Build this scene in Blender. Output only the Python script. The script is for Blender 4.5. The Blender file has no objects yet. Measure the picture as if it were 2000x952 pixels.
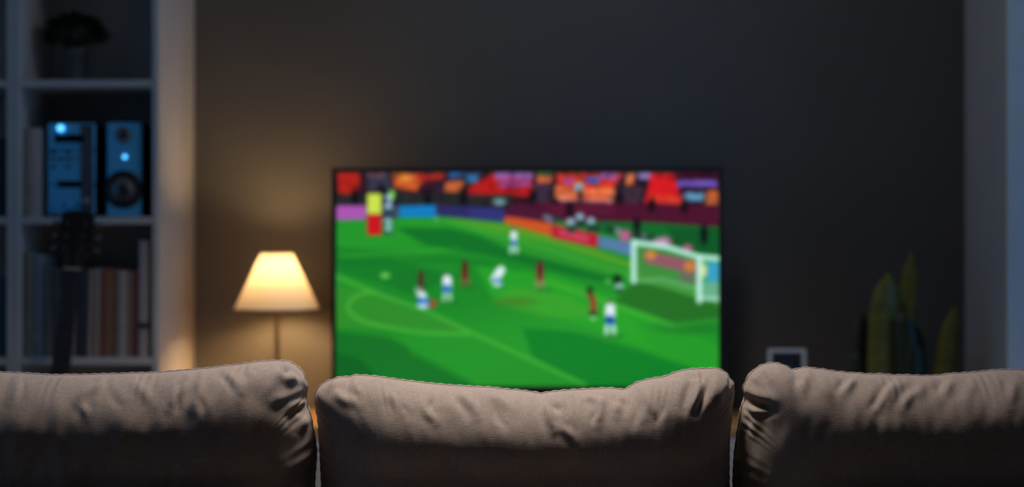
import bpy, math, random
import numpy as np
from mathutils import Vector, Matrix, Euler

random.seed(7)
np.random.seed(7)
SC = bpy.context.scene
COL = SC.collection
PI = math.pi

# ------------------------------------------------------------------ camera, world, light, exposure
FPX = 2000 * 50 / 36.0            # focal length in pixels of the 2000 px wide frame
CAMZ = 1.10
cd = bpy.data.cameras.new('camera')
cam = bpy.data.objects.new('camera', cd)
COL.objects.link(cam)
cam.location = (0, 0, CAMZ)
cam.rotation_euler = (PI / 2, 0, 0)
cd.lens = 50
cd.sensor_width = 36
cd.sensor_fit = 'HORIZONTAL'
cd.clip_start = 0.05
cd.dof.use_dof = True
cd.dof.focus_distance = 2.435
cd.dof.aperture_fstop = 1.75
SC.camera = cam

SC.view_settings.view_transform = 'Standard'
SC.view_settings.look = 'None'
SC.view_settings.exposure = 0.0
SC.view_settings.gamma = 1.0
SC.view_settings.use_curve_mapping = False
SC.cycles.use_denoising = True
SC.cycles.max_bounces = 8
SC.cycles.diffuse_bounces = 5
SC.cycles.transparent_max_bounces = 12
SC.cycles.sample_clamp_indirect = 4.0

world = bpy.data.worlds.new('dusk_sky')
SC.world = world
world.use_nodes = True
bg = world.node_tree.nodes['Background']
SKY = (0.072, 0.27, 0.59)
SKY_STRENGTH = 2.2
bg.inputs['Color'].default_value = (*SKY, 1)
bg.inputs['Strength'].default_value = SKY_STRENGTH

# downlight above the sofa (its fitting is built further down)
DL = (-0.06, 2.66, 2.585)
sd = bpy.data.lights.new('downlight_beam', 'SPOT')
sd.energy = 160
sd.color = (1.0, 0.86, 0.765)
sd.spot_size = math.radians(106)
sd.spot_blend = 1.0
sd.shadow_soft_size = 0.24
so = bpy.data.objects.new('downlight_beam', sd)
COL.objects.link(so)
so.location = (DL[0], DL[1], DL[2] - 0.03)
so.rotation_euler = (math.radians(9), 0, 0)

BULB_POWER = 340.0                  # emission strength of the table lamp bulb

# flush ceiling lamp in the middle of the room (its fitting is built further down)
FL = (0.25, 3.55, 2.50)
fd = bpy.data.lights.new('ceiling_lamp_glow', 'POINT')
fd.energy = 5.5
fd.color = (0.86, 0.93, 1.0)
fd.shadow_soft_size = 0.10
fo_ = bpy.data.objects.new('ceiling_lamp_glow', fd)
COL.objects.link(fo_)
fo_.location = FL

# room extents
XL, XR, YB, YF, ZC = -2.60, 1.497, 4.70, -1.20, 2.60
WIN_L = (1.7, 3.8, 0.75, 2.25)     # left wall window: y0, y1, z0, z1
WIN_R = (2.75, 4.295, 0.25, 2.35)   # right wall window
def portal(name, loc, rot, sx, sy):
    l = bpy.data.lights.new(name, 'AREA')
    l.shape = 'RECTANGLE'; l.size = sx; l.size_y = sy
    l.cycles.is_portal = True
    o = bpy.data.objects.new(name, l)
    COL.objects.link(o)
    o.location = loc; o.rotation_euler = rot
portal('window_portal', (XL - 0.10, (WIN_L[0] + WIN_L[1]) / 2, (WIN_L[2] + WIN_L[3]) / 2), (0, -PI / 2, 0), WIN_L[3] - WIN_L[2], WIN_L[1] - WIN_L[0])
portal('window_portal', (XR + 0.215, (WIN_R[0] + WIN_R[1]) / 2, (WIN_R[2] + WIN_R[3]) / 2), (0, PI / 2, 0), WIN_R[3] - WIN_R[2], WIN_R[1] - WIN_R[0])

# ------------------------------------------------------------------ helpers
def px(x, d):
    return (x - 1000.0) * d / FPX
def pz(y, d):
    return CAMZ - (y - 476.0) * d / FPX

MATS = {}
def mat(name, col, rough=0.6, metal=0.0, var=0.08, scale=12.0, stretch=(1, 1, 1), bump=0.0, bscale=60.0, sheen=0.0, emit=None, estr=0.0, spec=0.5, coat=0.0):
    if name in MATS:
        return MATS[name]
    m = bpy.data.materials.new(name)
    m.use_nodes = True
    nt = m.node_tree; N = nt.nodes; L = nt.links
    b = N['Principled BSDF']
    b.inputs['Roughness'].default_value = rough
    b.inputs['Metallic'].default_value = metal
    b.inputs['Specular IOR Level'].default_value = spec
    if sheen: b.inputs['Sheen Weight'].default_value = sheen
    if coat: b.inputs['Coat Weight'].default_value = coat
    tc = N.new('ShaderNodeTexCoord')
    mp = N.new('ShaderNodeMapping'); mp.inputs['Scale'].default_value = stretch
    L.new(tc.outputs['Object'], mp.inputs['Vector'])
    nz = N.new('ShaderNodeTexNoise'); nz.inputs['Scale'].default_value = scale; nz.inputs['Detail'].default_value = 4
    L.new(mp.outputs['Vector'], nz.inputs['Vector'])
    cr = N.new('ShaderNodeValToRGB')
    lo = [max(0, c * (1 - var)) for c in col]; hi = [min(1, c * (1 + var)) for c in col]
    cr.color_ramp.elements[0].color = (*lo, 1); cr.color_ramp.elements[0].position = 0.3
    cr.color_ramp.elements[1].color = (*hi, 1); cr.color_ramp.elements[1].position = 0.7
    L.new(nz.outputs['Fac'], cr.inputs['Fac'])
    L.new(cr.outputs['Color'], b.inputs['Base Color'])
    if bump:
        n2 = N.new('ShaderNodeTexNoise'); n2.inputs['Scale'].default_value = bscale; n2.inputs['Detail'].default_value = 3
        L.new(mp.outputs['Vector'], n2.inputs['Vector'])
        bp = N.new('ShaderNodeBump'); bp.inputs['Strength'].default_value = bump; bp.inputs['Distance'].default_value = 0.004
        L.new(n2.outputs['Fac'], bp.inputs['Height'])
        L.new(bp.outputs['Normal'], b.inputs['Normal'])
    if emit:
        b.inputs['Emission Color'].default_value = (*emit, 1)
        b.inputs['Emission Strength'].default_value = estr
    MATS[name] = m
    return m

def wood(name, c1, c2, rough=0.45, scale=3.0, axis=0):
    if name in MATS: return MATS[name]
    m = bpy.data.materials.new(name); m.use_nodes = True
    nt = m.node_tree; N = nt.nodes; L = nt.links
    b = N['Principled BSDF']; b.inputs['Roughness'].default_value = rough
    tc = N.new('ShaderNodeTexCoord'); mp = N.new('ShaderNodeMapping')
    s = [14.0, 14.0, 14.0]; s[axis] = 0.9
    mp.inputs['Scale'].default_value = s
    L.new(tc.outputs['Object'], mp.inputs['Vector'])
    nz = N.new('ShaderNodeTexNoise'); nz.inputs['Scale'].default_value = scale; nz.inputs['Detail'].default_value = 6; nz.inputs['Distortion'].default_value = 0.6
    L.new(mp.outputs['Vector'], nz.inputs['Vector'])
    cr = N.new('ShaderNodeValToRGB')
    cr.color_ramp.elements[0].color = (*c1, 1); cr.color_ramp.elements[0].position = 0.35
    cr.color_ramp.elements[1].color = (*c2, 1); cr.color_ramp.elements[1].position = 0.68
    L.new(nz.outputs['Fac'], cr.inputs['Fac']); L.new(cr.outputs['Color'], b.inputs['Base Color'])
    bp = N.new('ShaderNodeBump'); bp.inputs['Strength'].default_value = 0.12; bp.inputs['Distance'].default_value = 0.002
    L.new(nz.outputs['Fac'], bp.inputs['Height']); L.new(bp.outputs['Normal'], b.inputs['Normal'])
    MATS[name] = m
    return m

def fabric_mat(name, col):
    """woven upholstery: crossed threads, slubs running along the width, soft sheen"""
    m = bpy.data.materials.new(name); m.use_nodes = True
    nt = m.node_tree; N = nt.nodes; L = nt.links
    b = N['Principled BSDF']; b.inputs['Roughness'].default_value = 0.95
    b.inputs['Specular IOR Level'].default_value = 0.15
    b.inputs['Sheen Weight'].default_value = 0.25; b.inputs['Sheen Roughness'].default_value = 0.5
    tc = N.new('ShaderNodeTexCoord')
    def noise(sc, scale, det=3):
        mp = N.new('ShaderNodeMapping'); mp.inputs['Scale'].default_value = sc
        L.new(tc.outputs['Object'], mp.inputs['Vector'])
        n = N.new('ShaderNodeTexNoise'); n.inputs['Scale'].default_value = scale; n.inputs['Detail'].default_value = det
        L.new(mp.outputs['Vector'], n.inputs['Vector'])
        return n.outputs['Fac']
    weft = noise((14, 220, 220), 3.5, 3)       # horizontal slubs
    warp = noise((420, 60, 60), 2.0, 2)
    blot = noise((1, 1, 1), 9, 4)
    a1 = N.new('ShaderNodeMath'); a1.operation = 'ADD'; L.new(weft, a1.inputs[0]); L.new(warp, a1.inputs[1])
    a2 = N.new('ShaderNodeMath'); a2.operation = 'MULTIPLY_ADD'; L.new(blot, a2.inputs[0]); a2.inputs[1].default_value = 0.7; L.new(a1.outputs[0], a2.inputs[2])
    cr = N.new('ShaderNodeValToRGB')
    cr.color_ramp.elements[0].color = (*[c * 0.78 for c in col], 1); cr.color_ramp.elements[0].position = 0.50
    cr.color_ramp.elements[1].color = (*[min(1, c * 1.18) for c in col], 1); cr.color_ramp.elements[1].position = 0.86
    dv = N.new('ShaderNodeMath'); dv.operation = 'MULTIPLY'; dv.inputs[1].default_value = 0.5; L.new(a2.outputs[0], dv.inputs[0])
    L.new(dv.outputs[0], cr.inputs['Fac']); L.new(cr.outputs['Color'], b.inputs['Base Color'])
    bp = N.new('ShaderNodeBump'); bp.inputs['Strength'].default_value = 0.26; bp.inputs['Distance'].default_value = 0.0015
    L.new(a1.outputs[0], bp.inputs['Height']); L.new(bp.outputs['Normal'], b.inputs['Normal'])
    MATS[name] = m
    return m

class MB:
    """collects shapes into one mesh"""
    def __init__(s): s.v = []; s.f = []; s.sm = []
    def add(s, vs, fs, smooth=False):
        o = len(s.v); s.v += [tuple(v) for v in vs]
        for f in fs:
            s.f.append([i + o for i in f]); s.sm.append(smooth)
        return s
    def box(s, x0, x1, y0, y1, z0, z1, bev=0.0):
        if bev <= 0:
            vs = [(x, y, z) for z in (z0, z1) for y in (y0, y1) for x in (x0, x1)]
            return s.add(vs, [(0, 2, 3, 1), (4, 5, 7, 6), (0, 1, 5, 4), (2, 6, 7, 3), (0, 4, 6, 2), (1, 3, 7, 5)])
        b = min(bev, (x1 - x0) * .49, (y1 - y0) * .49, (z1 - z0) * .49)
        vs = []; idx = {}
        lo = (x0, y0, z0); hi = (x1, y1, z1)
        for sx in (0, 1):
            for sy in (0, 1):
                for sz in (0, 1):
                    c = [(lo, hi)[q][k] for k, q in enumerate((sx, sy, sz))]
                    inn = [c[k] + (b if (sx, sy, sz)[k] == 0 else -b) for k in range(3)]
                    for ax in range(3):
                        p = list(inn); p[ax] = c[ax]
                        idx[(sx, sy, sz, ax)] = len(vs); vs.append(p)
        fs = []
        def q(*k): fs.append([idx[i] for i in k])
        for ax in range(3):
            o1, o2 = [(1, 2), (2, 0), (0, 1)][ax]
            for sd_ in (0, 1):
                ring = []
                for a_, b_ in ((0, 0), (1, 0), (1, 1), (0, 1)):
                    t = [0, 0, 0]; t[ax] = sd_; t[o1] = a_; t[o2] = b_
                    ring.append((*t, ax))
                if sd_ == 0: ring.reverse()
                q(*ring)
            # edges along ax
            for a_ in (0, 1):
                for b_ in (0, 1):
                    t0 = [0, 0, 0]; t0[o1] = a_; t0[o2] = b_; t1 = list(t0); t1[ax] = 1
                    r = [(*t0, o1), (*t1, o1), (*t1, o2), (*t0, o2)]
                    if a_ == b_: r.reverse()
                    q(*r)
        for sx in (0, 1):
            for sy in (0, 1):
                for sz in (0, 1):
                    r = [(sx, sy, sz, 0), (sx, sy, sz, 1), (sx, sy, sz, 2)]
                    if (sx + sy + sz) % 2 == 0: r.reverse()
                    q(*r)
        return s.add(vs, fs)
    def lathe(s, prof, n=32, c=(0, 0, 0), axis='z', smooth=True, cap=True):
        vs = []; fs = []
        for r, h in prof:
            for k in range(n):
                a = 2 * PI * k / n
                p = (r * math.cos(a), r * math.sin(a), h)
                if axis == 'y': p = (p[0], h, p[1])
                elif axis == 'x': p = (h, p[0], p[1])
                vs.append((p[0] + c[0], p[1] + c[1], p[2] + c[2]))
        for i in range(len(prof) - 1):
            for k in range(n):
                a = i * n + k; b_ = i * n + (k + 1) % n
                fs.append((a, b_, b_ + n, a + n))
        if cap:
            if prof[0][0] > 1e-6: fs.append(tuple(reversed(range(n))))
            if prof[-1][0] > 1e-6: fs.append(tuple(range((len(prof) - 1) * n, len(prof) * n)))
        return s.add(vs, fs, smooth)
    def tube(s, pts, r, n=8, closed=False, smooth=True):
        pts = [Vector(p) for p in pts]; m = len(pts)
        rs = r if hasattr(r, '__len__') else [r] * m
        vs = []; fs = []; up = None
        for i, p in enumerate(pts):
            a = pts[i - 1] if (i > 0 or closed) else p
            b_ = pts[(i + 1) % m] if (i < m - 1 or closed) else p
            t = (b_ - a).normalized()
            if up is None:
                up = t.orthogonal().normalized()
            else:
                up = (up - t * up.dot(t))
                up = up.normalized() if up.length > 1e-8 else t.orthogonal().normalized()
            w = t.cross(up)
            for k in range(n):
                an = 2 * PI * k / n
                vs.append(p + (up * math.cos(an) + w * math.sin(an)) * rs[i])
        for i in range(m if closed else m - 1):
            j = (i + 1) % m
            for k in range(n):
                k2 = (k + 1) % n
                fs.append((i * n + k, i * n + k2, j * n + k2, j * n + k))
        if not closed:
            fs.append(tuple(reversed(range(n)))); fs.append(tuple(range((m - 1) * n, m * n)))
        return s.add(vs, fs, smooth)
    def prism(s, outline, y0, y1, smooth=False):
        """outline in x,z extruded along y"""
        n = len(outline)
        vs = [(x, y0, z) for x, z in outline] + [(x, y1, z) for x, z in outline]
        fs = [tuple(range(n)), tuple(reversed(range(n, 2 * n)))]
        for i in range(n):
            j = (i + 1) % n
            fs.append((i, i + n, j + n, j))
        return s.add(vs, fs, smooth)
    def mesh(s, name, m):
        me = bpy.data.meshes.new(name)
        me.from_pydata([tuple(v) for v in s.v], [], s.f)
        me.polygons.foreach_set('use_smooth', s.sm)
        me.materials.append(m)
        me.update()
        import bmesh
        bm = bmesh.new(); bm.from_mesh(me)
        bmesh.ops.recalc_face_normals(bm, faces=bm.faces)
        bm.to_mesh(me); bm.free()
        return me
    def build(s, name, m, parent=None, loc=(0, 0, 0), rot=None):
        o = bpy.data.objects.new(name, s.mesh(name, m))
        COL.objects.link(o)
        o.location = loc
        if rot: o.rotation_euler = rot
        if parent: o.parent = parent
        return o

def obj_from(name, me, parent=None, loc=(0, 0, 0), rot=None):
    o = bpy.data.objects.new(name, me); COL.objects.link(o); o.location = loc
    if rot: o.rotation_euler = rot
    if parent: o.parent = parent
    return o
def thing(name, label, cat, loc=(0, 0, 0), rot=None, group=None):
    o = bpy.data.objects.new(name, None); COL.objects.link(o)
    o.empty_display_size = 0.05
    o.location = loc
    if rot: o.rotation_euler = rot
    return tag(o, label, cat, group)
def tag(o, label, cat, group=None):
    o['label'] = label; o['category'] = cat
    if group: o['group'] = group
    return o
def struct(o, label, cat):
    o['kind'] = 'structure'; o['label'] = label; o['category'] = cat
    return o
def box(name, b, m, parent=None, bev=0.0):
    return MB().box(*b, bev).build(name, m, parent)

# ------------------------------------------------------------------ materials
M_wall = mat('grey_wall_paint', (0.110, 0.105, 0.100), 0.85, var=0.03, scale=5, bump=0.08, bscale=120)
M_wallw = mat('pale_wall_paint', (0.42, 0.42, 0.42), 0.85, var=0.03, scale=5, bump=0.08, bscale=120)
M_ceil = mat('ceiling_paint', (0.6, 0.6, 0.6), 0.9, var=0.02, scale=4)
M_floor = wood('floor_oak', (0.10, 0.055, 0.03), (0.20, 0.115, 0.06), 0.4, axis=1)
M_trimw = mat('white_trim', (0.62, 0.62, 0.62), 0.5, var=0.02)
M_lam = mat('white_laminate', (0.53, 0.52, 0.505), 0.45, var=0.03, scale=6)
M_filler = mat('cream_filler_paint', (0.50, 0.465, 0.41), 0.6, var=0.03, scale=6)
M_oak = wood('oak_top', (0.42, 0.22, 0.07), (0.62, 0.36, 0.13), 0.4, axis=0)
M_cab = mat('cabinet_white', (0.40, 0.395, 0.39), 0.4, var=0.02)
M_black = mat('black_plastic', (0.012, 0.012, 0.013), 0.35, var=0.1)
M_matblack = mat('matte_black', (0.008, 0.008, 0.009), 0.7, var=0.1)
M_steel = mat('brushed_steel', (0.45, 0.44, 0.43), 0.35, 1.0, var=0.06, scale=30, stretch=(1, 20, 20))
M_bronze = mat('bronze_metal', (0.16, 0.11, 0.07), 0.4, 0.9, var=0.08)
M_fab = fabric_mat('greige_weave', (0.40, 0.335, 0.295))
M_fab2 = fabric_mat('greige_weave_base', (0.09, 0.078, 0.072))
M_seam = mat('seam_thread', (0.46, 0.39, 0.34), 0.95, var=0.15, scale=400, bump=0.4, bscale=900)

def glass_mat():
    m = bpy.data.materials.new('window_glass'); m.use_nodes = True
    N = m.node_tree.nodes; L = m.node_tree.links
    N.remove(N['Principled BSDF'])
    t = N.new('ShaderNodeBsdfTransparent'); g = N.new('ShaderNodeBsdfGlossy'); g.inputs['Roughness'].default_value = 0.02
    t.inputs['Color'].default_value = (0.93, 0.96, 0.97, 1)
    f = N.new('ShaderNodeFresnel'); f.inputs['IOR'].default_value = 1.45
    mx = N.new('ShaderNodeMixShader')
    L.new(f.outputs[0], mx.inputs[0]); L.new(t.outputs[0], mx.inputs[1]); L.new(g.outputs[0], mx.inputs[2])
    L.new(mx.outputs[0], N['Material Output'].inputs['Surface'])
    return m
M_glass = glass_mat()

# ------------------------------------------------------------------ the room
struct(box('floor', (XL, XR, YF, YB, -0.08, 0.0), M_floor), 'dark oak floor of the living room', 'floor')
struct(box('ceiling', (XL, XR, YF, YB, ZC, ZC + 0.1), M_ceil), 'white painted ceiling above the room', 'ceiling')
struct(box('wall_back', (XL - 0.2, XR + 0.2, YB, YB + 0.15, 0, ZC), M_wall), 'dark grey painted wall behind the television', 'wall')
struct(box('wall_front', (XL - 0.2, XR + 0.2, YF - 0.15, YF, 0, ZC), M_wall), 'grey painted wall behind the camera', 'wall')
def wall_with_window(name, xa, xb, win, m, lab):
    y0, y1, z0, z1 = win
    b = MB()
    b.box(xa, xb, YF, y0, 0, ZC); b.box(xa, xb, y1, YB, 0, ZC)
    b.box(xa, xb, y0, y1, 0, z0); b.box(xa, xb, y0, y1, z1, ZC)
    struct(b.build(name, m), lab, 'wall')
wall_with_window('wall_left', XL - 0.18, XL, WIN_L, M_wallw, 'pale left wall with a wide window')
wall_with_window('wall_right', XR, XR + 0.25, WIN_R, M_wallw, 'pale grey right wall beside the blue lit window')
def window(name, xc, win, lab):
    y0, y1, z0, z1 = win
    r = bpy.data.objects.new(name, None); COL.objects.link(r); r.location = (xc, (y0 + y1) / 2, z0)
    struct(r, lab, 'window')
    hy = (y1 - y0) / 2; h = z1 - z0; t = 0.05
    fr = MB()
    fr.box(-.025, .025, -hy, -hy + t, 0, h, .004); fr.box(-.025, .025, hy - t, hy, 0, h, .004)
    fr.box(-.025, .025, -hy + t, hy - t, 0, t, .004); fr.box(-.025, .025, -hy + t, hy - t, h - t, h, .004)
    fr.build('window_frame', M_trimw, r)
    MB().box(-.02, .02, -.025, .025, t, h - t, .003).build('mullion', M_trimw, r)
    for a, b_ in ((-hy + t, -.025), (.025, hy - t)):
        MB().box(-.003, .003, a, b_, t, h - t).build('pane', M_glass, r)
window('window_1', XR + 0.18, WIN_R, 'tall white framed window with blue dusk light on right wall')
window('window_2', XL - 0.12, WIN_L, 'wide white framed window on the left wall')
M_reveal = mat('gloss_white_reveal', (0.70, 0.70, 0.70), 0.4, var=0.02)
for q, (nm, yy) in enumerate((('trim_2', WIN_R[1] - .012), ('trim_3', WIN_R[0]))):
    struct(box(nm, (XR - .004, XR + .154, yy, yy + .012, WIN_R[2], WIN_R[3]), M_reveal, None, .002), ('far' if q == 0 else 'near') + ' white jamb lining of the right hand window', 'trim')
for nm, b in (('baseboard_back', (-1.04, XR, YB - 0.014, YB, 0, 0.09)), ('baseboard_right', (XR - 0.014, XR, YF, YB - 0.014, 0, 0.09)), ('baseboard_left', (XL, XL + 0.014, YF, YB, 0, 0.09))):
    struct(box(nm, b, M_trimw, None, 0.004), 'white skirting board along the ' + nm.split('_')[1] + ' wall', 'baseboard')

# ------------------------------------------------------------------ sofa
sofa = thing('sofa', 'long greige fabric sofa seen from behind, its back rail along the bottom edge', 'sofa', (0.02, 2.34, 0))
RAILZ = 0.692
def soft_box(x0, x1, y0, y1, z0, z1, r, n=6):
    """rounded box as a superellipsoid-like shape"""
    b = MB()
    bx = MB().box(x0, x1, y0, y1, z0, z1, r)
    return bx
MB().box(-1.34, 1.34, 0.0, 0.056, 0.12, RAILZ, .020).build('back_frame', M_fab2, sofa)
MB().tube([(-1.33, 0.008, RAILZ - .008), (1.33, 0.008, RAILZ - .008)], 0.006, 8).build('piping', M_seam, sofa)
MB().box(-1.14, 1.14, 0.056, 0.92, 0.12, 0.30, .02).build('seat_base', M_fab2, sofa)
for sx in (-1, 1):
    a, b = sorted((sx * 1.14, sx * 1.34))
    MB().box(a, b, 0.056, 0.94, 0.12, 0.60, .04).build('armrest', M_fab2, sofa)
for x in (-1.26, 1.26):
    for y in (0.08, 0.87):
        MB().lathe([(.018, 0), (.028, .12)], 16, (x, y, 0)).build('leg', M_oak, sofa)

def polyline_resample(P, n):
    P = np.array(P, float)
    d = np.r_[0, np.cumsum(np.hypot(*np.diff(P, axis=0).T))]
    t = np.linspace(0, d[-1], n)
    return np.c_[np.interp(t, d, P[:, 0]), np.interp(t, d, P[:, 1])]
def smooth_closed(P, it):
    for _ in range(it):
        P = 0.25 * np.roll(P, 1, 0) + 0.5 * P + 0.25 * np.roll(P, -1, 0)
    return P
def vnoise(x, y, seed):
    rs = np.random.RandomState(seed); o = np.zeros_like(x)
    for k in range(9):
        a = rs.uniform(0, 2 * PI); fq = rs.uniform(0.6, 1.6); ph = rs.uniform(0, 2 * PI)
        o += np.sin((x * math.cos(a) + y * math.sin(a)) * fq + ph)
    return o / 4.5

CUSH_D = 2.50; LEAN = 0.10; ZB = 0.455
def back_cushion(outline_px, creases, H, R, label, seed):
    """outline_px: seam outline seen from behind, left bottom -> over the top -> right bottom (pixels);
    creases: (x0,y0,x1,y1,width_px,height_m) folds pressed into the back"""
    n_top = 620
    P = polyline_resample(outline_px, n_top)
    dep = CUSH_D - LEAN * ((CAMZ - (P[:, 1] - 476) * CUSH_D / FPX) - 0.85)
    X = (P[:, 0] - 1000) * dep / FPX; Z = CAMZ - (P[:, 1] - 476) * dep / FPX
    Z = np.maximum(Z, ZB + 0.02)
    top = np.c_[X, Z]
    nb = 120
    bt = np.linspace(0, 1, nb + 2)[1:-1]
    bot = np.c_[X[-1] + (X[0] - X[-1]) * bt, np.full(nb, ZB + .004) - 0.0]
    out = np.r_[top, bot]
    out = smooth_closed(out, 4)
    n = len(out)
    x0, x1 = out[:, 0].min(), out[:, 0].max()
    zc = 0.5 * (ZB + np.median(Z)); hz = 0.5 * (np.median(Z) - ZB)
    Q = np.c_[np.clip(out[:, 0], x0 + hz, x1 - hz), np.full(n, zc)]
    rings = 64
    tt = np.linspace(0, 1, rings + 1) ** 1.7 * 0.985      # dense near the seam
    seamd = out
    verts = []; uvpx = []
    allp = []
    for t in tt:
        allp.append(out * (1 - t) + Q * t)
    allp = np.array(allp)                                   # rings+1, n, 2
    # distance to outline
    fl = allp.reshape(-1, 2)
    dist = np.empty(len(fl))
    PEXP = 3.5        # soft distance to the seam, so the corners round off instead of forming a hip
    KB = math.sqrt(PI) * math.gamma((PEXP - 1) / 2) / math.gamma(PEXP / 2)
    segl = np.hypot(*(np.roll(seamd, -1, 0) - np.roll(seamd, 1, 0)).T) / 2
    for i in range(0, len(fl), 4000):
        c = fl[i:i + 4000]
        r2 = ((c[:, None, :] - seamd[None, :, :]) ** 2).sum(2) + 1e-9
        dist[i:i + 4000] = (KB / (segl[None, :] * r2 ** (-PEXP / 2)).sum(1)) ** (1 / (PEXP - 1))
    dist[:n] = 0
    s = np.clip(dist / R, 0, 1)
    h = H * np.sqrt(np.maximum(0, 1 - (1 - s) ** 2.05)) ** 1.0
    h = h * (1 + 0.10 * np.clip((dist - R) / R, 0, 1))
    ymid = CUSH_D - LEAN * (fl[:, 1] - 0.85)
    nr = rings + 1
    sag = np.exp(-((fl[:, 1] - 0.780) / 0.060) ** 2) * np.clip(dist / 0.09, 0, 1)     # overhang where the pillow rolls over the rail
    back = np.c_[fl[:, 0], ymid - h - 0.006 * sag, fl[:, 1]]
    front = np.c_[fl[:, 0], ymid + h, fl[:, 1]]
    V = np.r_[back, front[n:]]
    F = []
    idx = lambda r, k: r * n + (k % n)
    for r in range(rings):
        for k in range(n):
            F.append((idx(r, k), idx(r + 1, k), idx(r + 1, k + 1), idx(r, k + 1)))
    off = nr * n - n
    fidx = lambda r, k: (k % n) if r == 0 else off + r * n + (k % n)
    for r in range(rings):
        for k in range(n):
            F.append((fidx(r, k), fidx(r, k + 1), fidx(r + 1, k + 1), fidx(r + 1, k)))
    F.append(tuple(idx(rings, k) for k in range(n)))
    F.append(tuple(reversed([fidx(rings, k) for k in range(n)])))
    me = bpy.data.meshes.new('back_cushion_cover')
    me.from_pydata(V.tolist(), [], F); me.update()
    nor = np.empty(len(V) * 3); me.vertices.foreach_get('normal', nor); nor = nor.reshape(-1, 3)
    if nor[nr * n // 3 * 2 % len(V), 1] > 0 and False: nor = -nor
    # folds and lumps
    U = V[:, 0] * FPX / V[:, 1] + 1000; W = 476 - (V[:, 2] - CAMZ) * FPX / V[:, 1]
    disp = np.zeros(len(V))
    isb = np.arange(len(V)) < nr * n
    sfull = np.r_[s, s[n:]]
    for (a, b, c, d, w, amp) in creases:
        if amp < 0: amp *= 0.62
        w *= 1.15
        vx, vy = c - a, d - b; l2 = vx * vx + vy * vy
        t = ((U - a) * vx + (W - b) * vy) / l2
        tc_ = np.clip(t, 0, 1)
        # slightly bowed fold line
        bow = 0.06 * math.sqrt(l2) * np.sin(tc_ * PI) * (1 if (a + d) % 2 < 1 else -1)
        ln = math.sqrt(l2); nx, ny = -vy / ln, vx / ln
        dx = U - (a + tc_ * vx + bow * nx); dy = W - (b + tc_ * vy + bow * ny)
        dd = np.sqrt(dx * dx + dy * dy)
        g = np.exp(-(dd / w) ** 2) - 0.45 * np.exp(-(dd / (w * 2.1)) ** 2)
        env = np.clip(np.sin(np.clip(tc_, 0.04, 0.96) * PI), 0, 1) ** 0.6
        disp += np.where(isb, amp * g * env * 1.35, 0)
    lump = 0.0030 * vnoise(V[:, 0] * 26, V[:, 2] * 30, seed) + 0.0016 * vnoise(V[:, 0] * 70, V[:, 2] * 60, seed + 1)
    lump += 0.0007 * vnoise(V[:, 0] * 190, V[:, 2] * 120, seed + 2)
    # seam puckers: short wrinkles running away from the seam
    ang = np.r_[np.tile(np.arange(n), nr), np.tile(np.arange(n), rings)] / n * 2 * PI
    dist2 = np.r_[dist, dist[n:]]
    puck = np.sin(ang * 97 + 3 * np.sin(ang * 11)) * (0.5 + 0.5 * np.sin(ang * 23 + seed)) * np.exp(-(dist2 / 0.030) ** 2) * np.clip(dist2 / 0.006, 0, 1) * 0.0014
    lump = lump * np.clip(sfull * 3, 0.25, 1) + puck
    # nothing but the seam itself may move past the seat below
    V = V + nor * (disp + lump)[:, None]
    V[:, 2] = np.maximum(V[:, 2], ZB)
    ctr = np.array([(x0 + x1) / 2, CUSH_D, ZB])
    root = thing('back_cushion', label, 'cushion', tuple(ctr), None, 'back cushions of the sofa')
    me.vertices.foreach_set('co', (V - ctr).ravel())
    me.polygons.foreach_set('use_smooth', [True] * len(me.polygons))
    me.materials.append(M_fab); me.update()
    o = bpy.data.objects.new('cover', me); COL.objects.link(o); o.parent = root
    # sewn seam round the edge, a little wavy, drawn in by the stitches
    sp = V[:n] - ctr
    b = MB()
    pts = [Vector(p) for p in sp[::2]]
    rr = [0.0021 + 0.0007 * math.sin(i * 1.9) for i in range(len(pts))]
    b.tube(pts, rr, 6, closed=True)
    b.build('seam', M_seam, root)
    return root

def crz(*a): return a
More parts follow.
